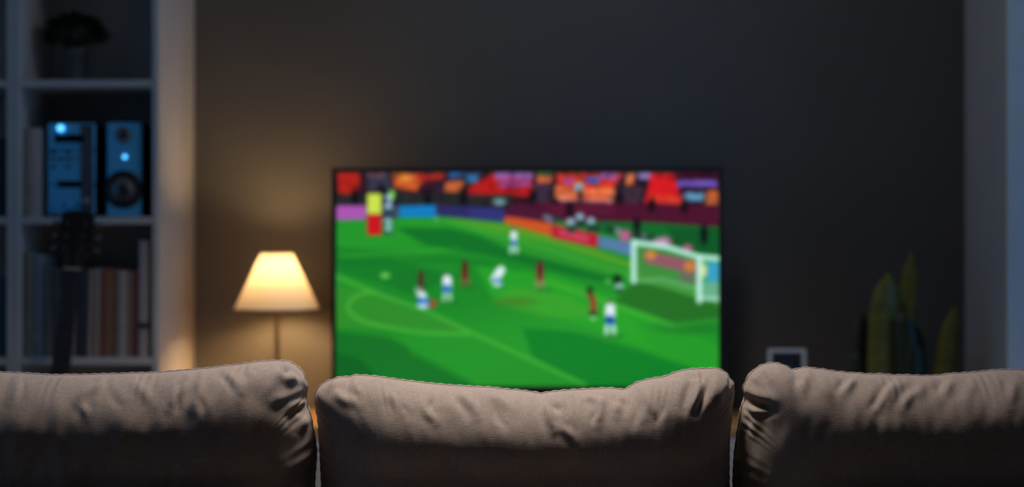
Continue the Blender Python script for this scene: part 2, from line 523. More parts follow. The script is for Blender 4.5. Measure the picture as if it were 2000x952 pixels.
# middle cushion
mid = [(630, 1200), (628, 940), (627, 900), (626, 880), (624, 850), (622, 825), (618, 805), (615, 786), (615, 772), (622, 756), (640, 743), (662, 737.5), (680, 736), (697, 733), (739, 737), (808, 746), (876, 753), (967, 758), (1015, 763), (1060, 769),
       (1085, 765), (1118, 762), (1160, 760), (1198, 759), (1220, 764), (1239, 750), (1265, 742), (1297, 737), (1320, 728), (1344, 723), (1372, 721), (1399, 720), (1418, 728), (1433, 750), (1433, 770), (1429, 790), (1428, 815), (1425, 845), (1424, 940), (1421, 1200)]
back_cushion(mid, [
    (684, 738, 676, 768, 6, -.007), (668, 744, 640, 760, 6, .005), (690, 742, 702, 770, 7, .004), (650, 765, 700, 790, 10, .004),
    (757, 768, 790, 800, 10, .004), (768, 760, 802, 812, 7, -.004), (825, 785, 850, 825, 9, .005), (845, 778, 835, 800, 6, -.004),
    (885, 772, 912, 812, 8, -.005), (900, 768, 935, 815, 9, .005), (965, 790, 985, 835, 8, -.006), (955, 770, 1000, 800, 9, .004),
    (1068, 775, 1082, 842, 8, .006), (1078, 790, 1102, 800, 7, -.006), (1060, 772, 1100, 812, 7, -.005), (1095, 835, 1120, 862, 9, .005),
    (1165, 795, 1157, 822, 6, -.007), (1178, 775, 1168, 830, 9, .005), (1190, 776, 1225, 792, 7, -.005), (1222, 764, 1205, 812, 9, .005),
    (1245, 790, 1238, 830, 8, -.005), (1262, 762, 1262, 815, 9, .005), (1295, 790, 1284, 822, 7, -.006), (1272, 778, 1280, 812, 7, .004),
    (1352, 742, 1336, 800, 8, -.008), (1365, 745, 1352, 800, 7, .006), (1383, 735, 1360, 808, 8, -.010), (1396, 735, 1392, 785, 11, .007),
    (1369, 728, 1372, 746, 4, -.008), (1340, 734, 1368, 738, 5, -.004), (1420, 745, 1400, 800, 8, .004), (1424, 735, 1430, 760, 4, -.005),
    (1300, 742, 1330, 735, 5, -.004), (1140, 775, 1170, 785, 6, .004),
], 0.105, 0.115, 'middle back cushion of the sofa, dipping in the centre, in front of the television', 11)
# left cushion
lef = [(-205, 1200), (-208, 900), (-206, 800), (-200, 760), (-180, 735), (-120, 722), (-50, 724), (0, 727), (50, 730), (110, 733), (165, 732), (200, 731), (240, 731), (300, 729), (365, 723), (420, 718), (470, 712), (510, 706), (545, 704), (565, 707), (580, 715), (591, 726), (597, 745),
       (599, 768), (596, 776), (603, 800), (610, 828), (615, 855), (618, 880), (617, 900), (615, 925), (612, 1200)]
back_cushion(lef, [
    (48, 742, 35, 775, 6, -.005), (38, 740, 20, 785, 9, .004), (195, 750, 150, 785, 9, .005), (150, 740, 120, 778, 8, -.003), (160, 790, 168, 815, 9, .004),
    (358, 738, 345, 800, 7, -.006), (372, 745, 330, 800, 9, .005), (385, 775, 400, 812, 8, -.004), (393, 740, 378, 800, 10, .004), (440, 728, 470, 765, 10, .004),
    (425, 730, 455, 760, 8, -.004), (478, 722, 480, 742, 6, -.004), (500, 722, 470, 780, 12, .004),
    (548, 712, 560, 732, 6, -.005), (562, 712, 548, 730, 6, .004), (575, 722, 585, 740, 6, -.005), (545, 735, 592, 750, 9, .005),
    (592, 772, 540, 800, 8, -.007), (598, 782, 555, 798, 9, .006), (600, 795, 560, 815, 8, -.004), (596, 758, 535, 785, 10, .006), (604, 815, 580, 850, 10, .004), (602, 830, 590, 856, 6, -.003),
    (255, 745, 300, 790, 12, .004), (210, 755, 240, 800, 9, -.003), (590, 730, 596, 760, 4, .004), (575, 800, 600, 850, 9, .004),
], 0.105, 0.115, 'left back cushion of the sofa, rising to a puckered corner below the table lamp', 23)
# right cushion
rig = [(1434, 1200), (1432, 940), (1433, 915), (1436, 876), (1441, 840), (1444, 815), (1448, 795), (1455, 778), (1454, 762), (1456, 748), (1462, 735), (1472, 723), (1487, 713), (1511, 708), (1532, 714), (1547, 722), (1571, 718.5), (1604, 721), (1640, 727), (1700, 732), (1760, 732), (1790, 733), (1814, 735), (1850, 730), (1910, 727), (1955, 723), (2000, 724),
       (2060, 726), (2120, 728), (2190, 730), (2230, 740), (2248, 765), (2254, 800), (2258, 900), (2256, 1200)]
back_cushion(rig, [
    (1462, 776, 1512, 800, 9, -.013), (1455, 760, 1510, 783, 12, .008), (1460, 796, 1505, 806, 8, .007), (1480, 812, 1515, 806, 6, -.007),
    (1549, 724, 1560, 742, 7, -.006), (1568, 728, 1552, 750, 7, -.004), (1580, 724, 1570, 770, 9, .004), (1662, 735, 1635, 762, 7, -.006), (1674, 738, 1650, 768, 8, .005),
    (1735, 745, 1700, 798, 8, -.009), (1748, 748, 1712, 800, 8, .007), (1770, 740, 1735, 790, 10, .005), (1792, 762, 1760, 800, 9, .005), (1845, 740, 1830, 765, 8, -.006),
    (1862, 742, 1842, 780, 10, .005), (1815, 740, 1790, 785, 10, .003), (1900, 745, 1892, 790, 10, .003), (1960, 735, 1975, 790, 8, -.004), (1985, 745, 1975, 795, 10, .004),
    (1525, 730, 1545, 770, 10, .003), (1600, 735, 1630, 780, 12, .003), (1512, 712, 1516, 726, 4, -.005), (1490, 722, 1480, 740, 6, .003), (1925, 760, 1945, 800, 10, -.003), (1455, 800, 1445, 850, 7, .006), (1475, 800, 1465, 850, 12, .005),
], 0.105, 0.110, 'right back cushion of the sofa, with a bulging lobed corner and deep crease', 37)
for i, (a, b, w) in enumerate(((-1.10, -0.345, 'left'), (-0.335, 0.385, 'middle'), (0.395, 1.14, 'right'))):
    cu = MB().box(a + .01, b - .01, 2.42, 3.22, .301, .45, .035)
    o = cu.build('seat_cushion', M_fab)
    tag(o, w + ' seat cushion hidden in front of the ' + w + ' back cushion', 'cushion', 'seat cushions of the sofa')

# ------------------------------------------------------------------ television cabinet and television
CT = 0.554
cab = thing('media_cabinet', 'low white media cabinet with an oak top below the television', 'cabinet', (0.0, 4.25, 0))
MB().box(-1.02, 1.03, 0, .43, CT - .03, CT, .004).build('top_board', M_oak, cab)
MB().box(-1.0, 1.01, .02, .42, .12, CT - .03).build('body', M_cab, cab)
for k in range(4):
    a = -1.0 + k * .5025
    d_ = MB().box(a + .004, a + .4985, 0.0, .02, .125, CT - .036, .002).build('door', M_cab, cab)
    MB().tube([(a + .18, -.014, CT - .075), (a + .32, -.014, CT - .075)], .005, 8).build('handle', M_steel, d_)
for x in (-.93, .94):
    for y in (.06, .36):
        MB().lathe([(.014, 0), (.022, .12)], 14, (x, y, 0)).build('leg', M_oak, cab)

TD = 4.40
TX0, TX1, TZ1, TZ0 = px(648, TD), px(1411, TD), pz(328, TD), pz(763.5, TD)
SX0, SX1, SZ1, SZ0 = px(657, TD), px(1404, TD), pz(336, TD), pz(755.5, TD)
tv = thing('television', 'large flat screen television showing a football match on a green pitch', 'television', ((TX0 + TX1) / 2, TD, CT))
txc = (TX0 + TX1) / 2
def L_(b): return (b[0] - txc, b[1] - txc, b[2] - TD, b[3] - TD, b[4] - CT, b[5] - CT)
MB().box(*L_((TX0 + .002, TX1 - .002, TD + .004, TD + .045, TZ0 + .002, TZ1 - .002)), .006).build('housing', M_black, tv)
bz = MB()
for b in ((TX0, TX1, TD - .004, TD + .006, SZ1, TZ1), (TX0, TX1, TD - .004, TD + .006, TZ0, SZ0), (TX0, SX0, TD - .004, TD + .006, SZ0, SZ1), (SX1, TX1, TD - .004, TD + .006, SZ0, SZ1)):
    bz.box(*L_(b))
bz.build('bezel', M_matblack, tv)
for sx in (-.40, .40):
    MB().tube([(sx, -.10, .006), (sx, .015, TZ0 - CT + .02), (sx, .13, .006)], .007, 8).build('stand_leg', M_matblack, tv)

# --- the picture on the screen (what the set shows): painted in numpy, kept as a colour attribute on the emitting screen
def paint_match():
    x0, x1, y0, y1 = 657, 1404, 336, 756
    W, H = x1 - x0, y1 - y0
    yy, xx = np.mgrid[0:H, 0:W].astype(float); xx += x0; yy += y0
    img = np.zeros((H, W, 3))
    rs = np.random.RandomState(5)
    def blend(m, c):
        nonlocal img
        m = m[..., None]; img = img * (1 - m) + np.array(c, float) * m
    def sm(d, w): return np.clip(0.5 - d / w, 0, 1)
    def ell(cx, cy, rx, ry, c, a=1.0, soft=0.35, rot=0):
        dx, dy = xx - cx, yy - cy
        if rot:
            r = math.radians(rot); dx, dy = dx * math.cos(r) + dy * math.sin(r), -dx * math.sin(r) + dy * math.cos(r)
        blend(a * sm(np.sqrt((dx / rx) ** 2 + (dy / ry) ** 2) - 1, soft * 2), c)
    def rect(a, b, c_, d, c, al=1.0, w=3):
        m = sm(a - xx, w) * sm(xx - b, w) * sm(c_ - yy, w) * sm(yy - d, w); blend(m * al, c)
    def poly(P, c, al=1.0):
        ins = np.zeros(xx.shape, bool); n = len(P)
        for i in range(n):
            (ax, ay), (bx, by) = P[i], P[(i + 1) % n]
            if ay == by: continue
            cond = ((ay > yy) != (by > yy)) & (xx < (bx - ax) * (yy - ay) / (by - ay) + ax)
            ins ^= cond
        m = ins.astype(float)
        for _ in range(3):
            m = (m + np.roll(m, 1, 0) + np.roll(m, -1, 0) + np.roll(m, 1, 1) + np.roll(m, -1, 1)) / 5
        blend(m * al, c)
    def line(P, w, c, al=1.0):
        d = np.full(xx.shape, 1e9)
        for (ax, ay), (bx, by) in zip(P[:-1], P[1:]):
            vx, vy = bx - ax, by - ay
            t = np.clip(((xx - ax) * vx + (yy - ay) * vy) / (vx * vx + vy * vy + 1e-9), 0, 1)
            d = np.minimum(d, np.hypot(xx - ax - t * vx, yy - ay - t * vy))
        blend(sm(d - w / 2, 2.5) * al, c)
    # pitch
    img[:] = (30, 142, 40)
    img += (8 * np.sin((xx * 0.28 + yy) / 47.0))[..., None] * np.array([.8, 1, .3])
    G_d, G_m, G_l = (14, 112, 38), (28, 132, 38), (44, 164, 44)
    poly([(657, 480), (760, 490), (900, 500), (1010, 520), (860, 515), (657, 520)], G_d, .45)
    poly([(770, 444), (880, 446), (1060, 492), (1240, 545), (1180, 552), (960, 500), (830, 478)], G_d, .95)
    poly([(657, 505), (760, 505), (900, 540), (800, 575), (760, 560), (657, 530)], G_d, .65)
    poly([(870, 428), (1000, 448), (1230, 520), (1400, 585), (1400, 600), (1230, 550), (1000, 490)], (42, 150, 42), .9)
    poly([(865, 424), (985, 438), (1080, 462), (1170, 488), (1235, 512), (1235, 524), (1080, 478), (930, 442)], (84, 158, 40), .9)
    poly([(930, 520), (1080, 535), (1300, 620), (1404, 680), (1404, 740), (1150, 640), (960, 580)], (40, 164, 40), .75)
    poly([(1000, 560), (1110, 580), (1180, 620), (1060, 620), (960, 590)], (66, 162, 44), .6)
    poly([(1240, 548), (1404, 590), (1404, 625), (1310, 630), (1200, 590)], (36, 104, 34), .85)
    poly([(657, 560), (720, 565), (900, 640), (900, 660), (780, 645), (657, 640)], (50, 142, 42), .8)
    poly([(657, 648), (760, 660), (880, 720), (930, 756), (657, 756)], (16, 108, 36), .85)
    poly([(657, 690), (700, 700), (760, 756), (657, 756)], (4, 88, 30), .6)
    poly([(1020, 640), (1130, 650), (1290, 700), (1404, 735), (1404, 756), (1130, 756), (1040, 700)], (10, 124, 38), .85)
    poly([(780, 640), (960, 655), (1140, 750), (1000, 756), (900, 740), (800, 690)], (34, 146, 40), .7)
    poly([(1230, 620), (1404, 660), (1404, 730), (1290, 700)], (34, 152, 40), .6)
    ell(1005, 590, 45, 8, (70, 120, 38), .7)
    ell(1345, 640, 70, 14, (24, 116, 36), .6)
    LG = (74, 180, 58)
    line([(657, 541), (740, 575), (830, 606), (920, 650), (1040, 704), (1142, 752)], 6.5, LG, .8)
    arc = [(730, 571), (708, 574), (690, 582), (680, 594), (680, 606), (690, 618), (712, 629), (745, 638), (790, 646), (850, 652), (915, 653)]
    line(arc, 7, LG, .75)
    line([(670, 500), (760, 495), (870, 488)], 4, LG, .45)
    line([(770, 505), (900, 482)], 3, LG, .3)
    line([(870, 430), (1080, 490), (1240, 540), (1404, 594)], 5, (92, 176, 66), .5)
    line([(1070, 552), (1140, 575), (1230, 608), (1312, 636)], 6, LG, .75)
    line([(1312, 636), (1404, 624)], 4, LG, .5)
    line([(1225, 545), (1300, 560), (1404, 592)], 4, (96, 182, 80), .5)
    ell(752, 538, 9, 6, (110, 205, 84), .95)
    ell(852, 426, 4, 8, (110, 180, 90), .8)
    # stands
    poly([(657, 336), (1404, 336), (1404, 440), (1250, 432), (1160, 440), (1080, 432), (985, 428), (850, 410), (657, 412)], (30, 20, 30))
    for _ in range(500):
        x = rs.uniform(657, 1404); y = rs.uniform(336, 400)
        c = [(40, 30, 50), (20, 12, 22), (70, 20, 26), (60, 60, 90), (24, 34, 30), (90, 40, 30)][rs.randint(6)]
        ell(x, y, rs.uniform(3, 9), rs.uniform(2, 5), c, .6)
    poly([(660, 338), (704, 338), (700, 375), (676, 384), (660, 376)], (178, 34, 26))
    poly([(715, 338), (765, 338), (760, 372), (720, 374)], (52, 54, 74))
    rect(718, 752, 338, 346, (130, 80, 86), .8)
    poly([(766, 338), (825, 340), (815, 374), (770, 366)], (206, 92, 40))
    poly([(774, 342), (806, 342), (800, 356), (780, 354)], (226, 138, 52))
    poly([(812, 340), (870, 338), (866, 350), (826, 368)], (168, 40, 30))
    poly([(825, 356), (868, 350), (862, 398), (836, 400)], (44, 22, 44))
    poly([(870, 356), (905, 352), (902, 375), (866, 376)], (196, 98, 56))
    rect(876, 904, 338, 346, (48, 96, 170)); rect(908, 934, 340, 356, (56, 120, 180))
    poly([(915, 366), (960, 340), (1040, 352), (1040, 384), (916, 382)], (184, 28, 26))
    rect(966, 1040, 338, 350, (150, 96, 176)); rect(972, 1036, 354, 364, (146, 80, 160), .9)
    rect(998, 1003, 338, 368, (110, 40, 96), .8)
    poly([(1046, 344), (1080, 346), (1076, 356), (1050, 358)], (214, 104, 60))
    rect(1048, 1080, 337, 342, (70, 150, 60), .7)
    poly([(1038, 362), (1078, 358), (1070, 396), (1042, 398)], (62, 44, 66))
    poly([(1086, 340), (1216, 340), (1200, 362), (1180, 394), (1082, 386), (1088, 360)], (216, 52, 36))
    poly([(1084, 362), (1120, 372), (1200, 366), (1200, 384), (1130, 380), (1084, 386)], (232, 122, 66))
    poly([(1088, 384), (1200, 388), (1196, 396), (1092, 392)], (228, 140, 120))
    rect(1142, 1170, 346, 358, (46, 92, 182)); rect(1172, 1204, 338, 350, (140, 90, 170)); rect(1100, 1120, 348, 360, (170, 80, 150))
    ell(1130, 366, 9, 9, (126, 190, 200)); ell(1133, 384, 5, 14, (40, 30, 36))
    poly([(1218, 362), (1256, 364), (1252, 400), (1202, 398)], (58, 42, 58))
    poly([(1224, 340), (1240, 340), (1236, 360), (1220, 362)], (220, 120, 70))
    rect(1246, 1272, 338, 350, (150, 130, 196))
    poly([(1270, 340), (1316, 340), (1332, 402), (1256, 398)], (214, 26, 32))
    poly([(1262, 380), (1332, 384), (1332, 402), (1270, 400)], (216, 56, 40))
    rect(1318, 1400, 336, 350, (56, 10, 34)); rect(1322, 1400, 352, 365, (112, 84, 184)); rect(1336, 1374, 376, 392, (96, 154, 190)); rect(1378, 1402, 372, 400, (196, 96, 50))
    rect(1330, 1372, 366, 374, (50, 10, 40))
    # running track and far turf
    poly([(1000, 396), (1200, 394), (1404, 402), (1404, 444), (1250, 434), (1150, 432), (1080, 424), (985, 418)], (76, 18, 44))
    poly([(1060, 400), (1200, 396), (1200, 420), (1080, 418)], (92, 26, 52), .7)
    poly([(1150, 432), (1250, 434), (1404, 444), (1404, 500), (1310, 488), (1240, 468), (1160, 452)], (18, 104, 42))
    poly([(1300, 446), (1404, 446), (1404, 500), (1330, 490)], (14, 80, 36), .7)
    poly([(657, 378), (1000, 380), (1000, 400), (657, 404)], (34, 44, 40), .75)
    for cx, cy, ry in ((745, 372, 12), (905, 385, 18), (1040, 385, 16), (1272, 400, 14), (1336, 402, 14), (1243, 440, 14), (1374, 458, 20), (1112, 410, 16), (1210, 388, 12), (693, 385, 18), (835, 390, 14)):
        ell(cx, cy, 7, ry, (10, 8, 16), .9)
    # boards
    poly([(657, 402), (716, 401), (716, 428), (657, 430)], (172, 84, 178))
    poly([(746, 402), (780, 402), (780, 426), (746, 428)], (60, 70, 96))
    poly([(780, 402), (852, 400), (852, 424), (780, 425)], (18, 124, 196))
    poly([(852, 400), (985, 406), (985, 434), (920, 428), (852, 422)], (46, 42, 98))
    poly([(915, 404), (985, 408), (985, 434), (918, 426)], (48, 52, 118))
    poly([(985, 422), (1030, 424), (1078, 436), (1078, 462), (985, 436)], (206, 84, 36))
    poly([(985, 404), (1040, 404), (1080, 424), (1078, 436), (988, 422)], (72, 22, 52), .9)
    poly([(1078, 438), (1168, 458), (1166, 484), (1078, 464)], (188, 24, 50))
    poly([(1090, 446), (1150, 460), (1148, 474), (1092, 460)], (206, 84, 110), .7)
    poly([(1168, 460), (1236, 474), (1236, 502), (1168, 482)], (84, 124, 166))
    for _ in range(46):
        t = rs.uniform(0, 1); x = 1060 + t * 260; y = 424 + t * 52 + rs.uniform(-6, 3)
        ell(x, y, rs.uniform(3, 6), rs.uniform(4, 7), [(30, 26, 40), (150, 170, 200), (60, 50, 70), (180, 80, 130), (20, 40, 36)][rs.randint(5)], .75)
    for x, y in ((1115, 434), (1132, 424), (1153, 432)):
        ell(x, y, 8, 7, (150, 190, 210)); ell(x, y + 13, 9, 8, (26, 60, 48))
    ell(975, 394, 12, 7, (120, 170, 176)); ell(1220, 460, 11, 11, (190, 96, 140)); ell(1290, 474, 16, 9, (206, 150, 190), .9); ell(1342, 484, 9, 6, (196, 90, 140))
    for _ in range(420):
        x = rs.uniform(657, 1404); y = rs.uniform(337, 398)
        j = np.clip(np.array([int(y - y0), int(x - x0)]), 0, [H - 1, W - 1]); base = img[j[0], j[1]]
        ell(x, y, rs.uniform(2, 6), rs.uniform(2, 5), np.clip(base * rs.uniform(.35, 1.15) + rs.uniform(-12, 22, 3), 0, 255), .55)
    # goal
    poly([(1240, 478), (1362, 508), (1362, 575), (1240, 548)], (86, 140, 74), .55)
    poly([(1256, 488), (1360, 510), (1358, 536), (1258, 512)], (150, 84, 106), .95)
    ell(1270, 498, 10, 8, (216, 140, 60)); ell(1346, 520, 11, 10, (206, 128, 56))
    poly([(1378, 512), (1404, 512), (1404, 552), (1378, 552)], (56, 160, 196)); ell(1372, 528, 7, 14, (214, 226, 120))
    poly([(1372, 552), (1404, 552), (1404, 590), (1372, 585)], (120, 180, 160), .8)
    poly([(1322, 530), (1360, 536), (1360, 556), (1330, 550)], (110, 100, 100), .8)
    GW = (196, 240, 232)
    line([(1237, 551), (1290, 545), (1366, 566)], 4, (130, 210, 170), .7)
    line([(1237, 473), (1300, 482), (1366, 502), (1404, 505)], 10, GW, .95)
    line([(1237, 472), (1237, 550)], 10, GW, .95)
    line([(1365, 503), (1365, 588)], 11, GW, .95)
    line([(1365, 584), (1404, 584)], 6, GW, .7)
    # players
    WH, BL, MR, SK = (226, 240, 250), (24, 84, 176), (84, 36, 30), (140, 70, 56)
    def player(cx, cy, h, top, short, sock, lean=0, w=1.0):
        ell(cx - lean * .4, cy - h * .43, h * .075, h * .085, (70, 44, 38))
        line([(cx - lean * .3, cy - h * .30), (cx, cy - h * .02)], h * .24 * w, top)
        line([(cx - 1, cy + h * .06), (cx + 1, cy + h * .14)], h * .24 * w, short)
        line([(cx - h * .09, cy + h * .22), (cx - h * .11, cy + h * .46)], h * .12, sock)
        line([(cx + h * .09, cy + h * .22), (cx + h * .11, cy + h * .46)], h * .12, sock)
        ell(cx + 6, cy + h * .52, h * .3, h * .06, (20, 90, 30), .5)
    player(1003, 471, 50, WH, (50, 110, 170), (200, 232, 220))
    player(873, 562, 56, WH, (40, 110, 180), (170, 220, 180), 0, 1.3)
    player(1191, 622, 66, WH, (16, 74, 160), (190, 236, 214), 0, 1.2)
    line([(978, 527), (966, 545)], 16, WH); line([(968, 548), (976, 554)], 12, (70, 130, 200)); ell(970, 556, 8, 4, (210, 236, 230))
    line([(819, 566), (826, 582)], 15, WH); line([(822, 588), (832, 592)], 14, (40, 110, 200)); ell(826, 598, 11, 5, (190, 220, 250)); ell(845, 594, 8, 8, (160, 70, 56))
    player(822, 548, 40, (84, 28, 30), MR, (50, 24, 26)); player(908, 534, 52, MR, (110, 36, 30), (120, 90, 60)); player(1054, 537, 56, (110, 22, 40), (120, 46, 44), (150, 130, 90))
    line([(1150, 570), (1158, 590)], 12, (120, 66, 40)); line([(1158, 590), (1158, 608)], 12, (150, 64, 44)); ell(1158, 614, 8, 5, (20, 40, 30)); ell(1158, 621, 6, 4, (150, 220, 150)); ell(1152, 567, 6, 6, (20, 40, 30))
    ell(1205, 546, 9, 10, (16, 34, 22)); ell(1209, 560, 8, 6, (160, 200, 200)); ell(1209, 568, 7, 4, (20, 50, 34)); ell(1187, 550, 6, 4, (90, 190, 90))
    # score graphic
    rect(717, 745, 378, 418, (204, 226, 76)); rect(717, 745, 419, 459, (204, 18, 32))
    rect(747, 768, 378, 458, (40, 60, 76), .55); ell(765, 380, 6, 9, (130, 216, 76))
    line([(753, 386), (759, 383), (763, 389), (760, 397), (753, 404), (764, 404)], 5, (186, 228, 250))
    line([(752, 433), (757, 429), (762, 432), (762, 437), (754, 447), (763, 448)], 5, (176, 226, 232))
    # slight softness of broadcast picture
    k = np.exp(-np.arange(-5, 6) ** 2 / (2 * 2.3 ** 2)); k /= k.sum()
    p = np.pad(img, ((5, 5), (5, 5), (0, 0)), mode='edge')
    p = sum(k[i] * p[i:i + H] for i in range(11)); p = sum(k[i] * p[:, i:i + W] for i in range(11))
    c = np.clip(p / 255.0, 0, 1)
    return np.where(c <= 0.04045, c / 12.92, ((c + 0.055) / 1.055) ** 2.4)
pic = paint_match()
PH, PW = pic.shape[:2]
GX, GY = 374, 210
gx = np.linspace(0, 1, GX); gz = np.linspace(0, 1, GY)
XX, ZZ = np.meshgrid(gx, gz)
Vs = np.c_[(SX0 + (SX1 - SX0) * XX).ravel() - txc, np.full(GX * GY, -.0005), (SZ0 + (SZ1 - SZ0) * ZZ).ravel() - CT]
ii = (np.arange(GY - 1)[:, None] * GX + np.arange(GX - 1)[None, :]).ravel()
Fs = np.c_[ii, ii + 1, ii + 1 + GX, ii + GX]
me = bpy.data.meshes.new('screen'); me.from_pydata(Vs.tolist(), [], Fs.tolist()); me.update()
at = me.color_attributes.new('picture', 'FLOAT_COLOR', 'POINT')
cols = np.ones((GX * GY, 4))
cols[:, :3] = pic[np.clip(((1 - ZZ) * (PH - 1)).round().astype(int), 0, PH - 1), np.clip((XX * (PW - 1)).round().astype(int), 0, PW - 1)].reshape(-1, 3)
at.data.foreach_set('color', cols.ravel())
ms = bpy.data.materials.new('lit_screen'); ms.use_nodes = True
N = ms.node_tree.nodes; bs = N['Principled BSDF']
bs.inputs['Base Color'].default_value = (.006, .006, .007, 1); bs.inputs['Roughness'].default_value = .3; bs.inputs['Specular IOR Level'].default_value = .25
ca = N.new('ShaderNodeVertexColor'); ca.layer_name = 'picture'
ms.node_tree.links.new(ca.outputs['Color'], bs.inputs['Emission Color'])
bs.inputs['Emission Strength'].default_value = 1.0
me.materials.append(ms)
sco = obj_from('screen', me, tv); sco['label'] = 'lit screen with players in white and dark red before a goal'

# ------------------------------------------------------------------ table lamp
LD = 4.49
LX = px(541, LD)
lamp = thing('table_lamp', 'lit table lamp with a cream cone shade on a thin metal stem', 'lamp', (LX, LD, CT))
zb, zt = pz(603, LD) - CT, pz(495, LD) - CT
rb, rt = 82.0 * LD / FPX, 30.5 * LD / FPX
MB().lathe([(.0, 0), (.072, 0), (.074, .006), (.068, .014), (.02, .022), (.012, .034), (.0, .034)], 40).build('base', M_bronze, lamp)
MB().lathe([(.0085, .03), (.007, .12), (.0062, zb + .02), (.012, zb + .025), (.012, zb + .051), (.006, zb + .0525)], 20).build('stem', M_bronze, lamp)
sh = bpy.data.materials.new('cream_shade_fabric'); sh.use_nodes = True
N = sh.node_tree.nodes; L = sh.node_tree.links; N.remove(N['Principled BSDF'])
tc = N.new('ShaderNodeTexCoord'); mp = N.new('ShaderNodeMapping'); mp.inputs['Scale'].default_value = (60, 60, 60); L.new(tc.outputs['Object'], mp.inputs['Vector'])
nz = N.new('ShaderNodeTexNoise'); nz.inputs['Scale'].default_value = 6; L.new(mp.outputs['Vector'], nz.inputs['Vector'])
cr = N.new('ShaderNodeValToRGB'); cr.color_ramp.elements[0].color = (.80, .68, .47, 1); cr.color_ramp.elements[1].color = (.90, .78, .56, 1); L.new(nz.outputs['Fac'], cr.inputs['Fac'])
d1 = N.new('ShaderNodeBsdfDiffuse'); t1 = N.new('ShaderNodeBsdfTranslucent'); mx = N.new('ShaderNodeMixShader'); mx.inputs[0].default_value = 0.07
L.new(cr.outputs['Color'], d1.inputs['Color']); L.new(cr.outputs['Color'], t1.inputs['Color'])
L.new(d1.outputs[0], mx.inputs[1]); L.new(t1.outputs[0], mx.inputs[2]); L.new(mx.outputs[0], N['Material Output'].inputs['Surface'])
shade = MB().lathe([(rb, zb), (rb * .75 + rt * .25, zb * .75 + zt * .25), (rb * .5 + rt * .5, (zb + zt) / 2), (rb * .25 + rt * .75, zb * .25 + zt * .75), (rt, zt)], 64, cap=False).build('lamp_shade', sh, lamp)
for r, z in ((rb, zb), (rt, zt)):
    MB().tube([(r * math.cos(a), r * math.sin(a), z) for a in np.linspace(0, 2 * PI, 48, endpoint=False)], .0022, 6, closed=True).build('rim_tape', mat('shade_tape', (.62, .50, .33), .8), shade)
sp_ = MB()
for k in range(3):
    a = k * 2 * PI / 3 + .3
    sp_.tube([(.006 * math.cos(a), .006 * math.sin(a), zb + .10), (rt * math.cos(a), rt * math.sin(a), zt - .002)], .0012, 6)
sp_.build('shade_carrier', M_bronze, lamp)
mb = bpy.data.materials.new('glowing_bulb'); mb.use_nodes = True
N = mb.node_tree.nodes; e = N['Principled BSDF']; e.inputs['Base Color'].default_value = (.9, .85, .7, 1)
e.inputs['Emission Color'].default_value = (1.0, 0.62, 0.28, 1); e.inputs['Emission Strength'].default_value = BULB_POWER
MB().lathe([(.0, -.045), (.011, -.044), (.014, -.030), (.017, -.005), (.021, .025), (.0225, .038), (.018, .050), (.010, .056), (0.0, .058)], 20, (0, 0, zb + .098)).build('bulb', mb, lamp)

# ------------------------------------------------------------------ bookcases
BF = 4.237; BD = 0.298
BX0, BX1 = px(26.5, BF), px(310, BF)
SH = [0.055, 0.34, pz(707, BF), pz(431, BF), pz(163, BF), 1.99]     # shelf centre heights
M_shelf_names = [None] * 6
def bookcase(x0, x1, label, right_panel=True):
    r = thing('bookcase', label, 'bookcase', (x0, BF, 0), None, 'bookcases against the back wall')
    w = x1 - x0; t = .0195
    MB().box(0, t, 0, BD, 0, 2.005, .0015).build('side_panel', M_lam, r)
    MB().box(w - t, w, 0, BD, 0, 2.005, .0015).build('side_panel', M_lam, r)
    MB().box(t, w - t, BD - .006, BD - .001, 0.02, 2.0).build('back_panel', M_lam, r)
    MB().box(t, w - t, 0.01, .03, 0, .045).build('plinth', M_lam, r)
    for z in SH:
        MB().box(t, w - t, .002, BD - .006, z - .011, z + .011, .0015).build('shelf', M_lam, r)
    return r
bookcase(BX0, BX1, 'white bookcase holding the stereo, books and a potted plant')
BXL = BX0 - .0015
bookcase(BXL - .43, BXL, 'white bookcase at the far left edge, only its right side showing')
struct(box('trim_1', (BX1 - .25, BX1 + .003, BF + BD + .001, YB, 0, 2.005), M_filler, None, .002), 'cream filler strip between the bookcase side and the wall', 'trim')

def shelf_top(k): return SH[k] + .011
def book(x0, x1, h, col, label, k, y=None, depth=.20, tilt=0.0, rough=.6, group='books on the lower visible shelf', name='book', band=None):
    y = BF + .024 if y is None else y
    w = x1 - x0
    r = thing(name, label, 'book', ((x0 + x1) / 2, y, shelf_top(k) + .0005), (0, tilt, 0), group)
    m = mat('book_cover_%02x%02x%02x' % tuple(int(c * 255) for c in col), col, rough, var=.12, scale=18)
    t = .0022
    b = MB(); b.box(-w / 2, -w / 2 + t, 0, depth, 0, h, .0006); b.box(w / 2 - t, w / 2, 0, depth, 0, h, .0006)
    n = 7; o = [(-w / 2, .004)]
    for i in range(n):
        a = PI * i / (n - 1); o.append((-w / 2 * math.cos(a), .0025 - .0065 * math.sin(a)))
    vs = [(x, yy, z) for z in (0, h) for x, yy in o[1:]] ; vs_in = [(x * .9, yy + .003, z) for z in (0, h) for x, yy in o[1:]]
    q = len(o) - 1
    fs = [(i, i + 1, q + i + 1, q + i) for i in range(q - 1)]
    b.add(vs, fs, True)
    b.build('cover', m, r)
    MB().box(-w / 2 + t, w / 2 - t, .002, depth - .004, .003, h - .003).build('pages', mat('book_pages', (.55, .50, .42), .9, var=.15, scale=200, stretch=(6, .1, .1)), r)
    if band:
        MB().box(-w / 2 - .0004, w / 2 + .0004, -.0055, .004, band[0], band[1], .002).build('spine_label', mat('spine_label_%02x%02x%02x' % tuple(int(c * 255) for c in band[2]), band[2], .6), r)
    return r
BS = BF + .024; fx = lambda p: px(p, BS)
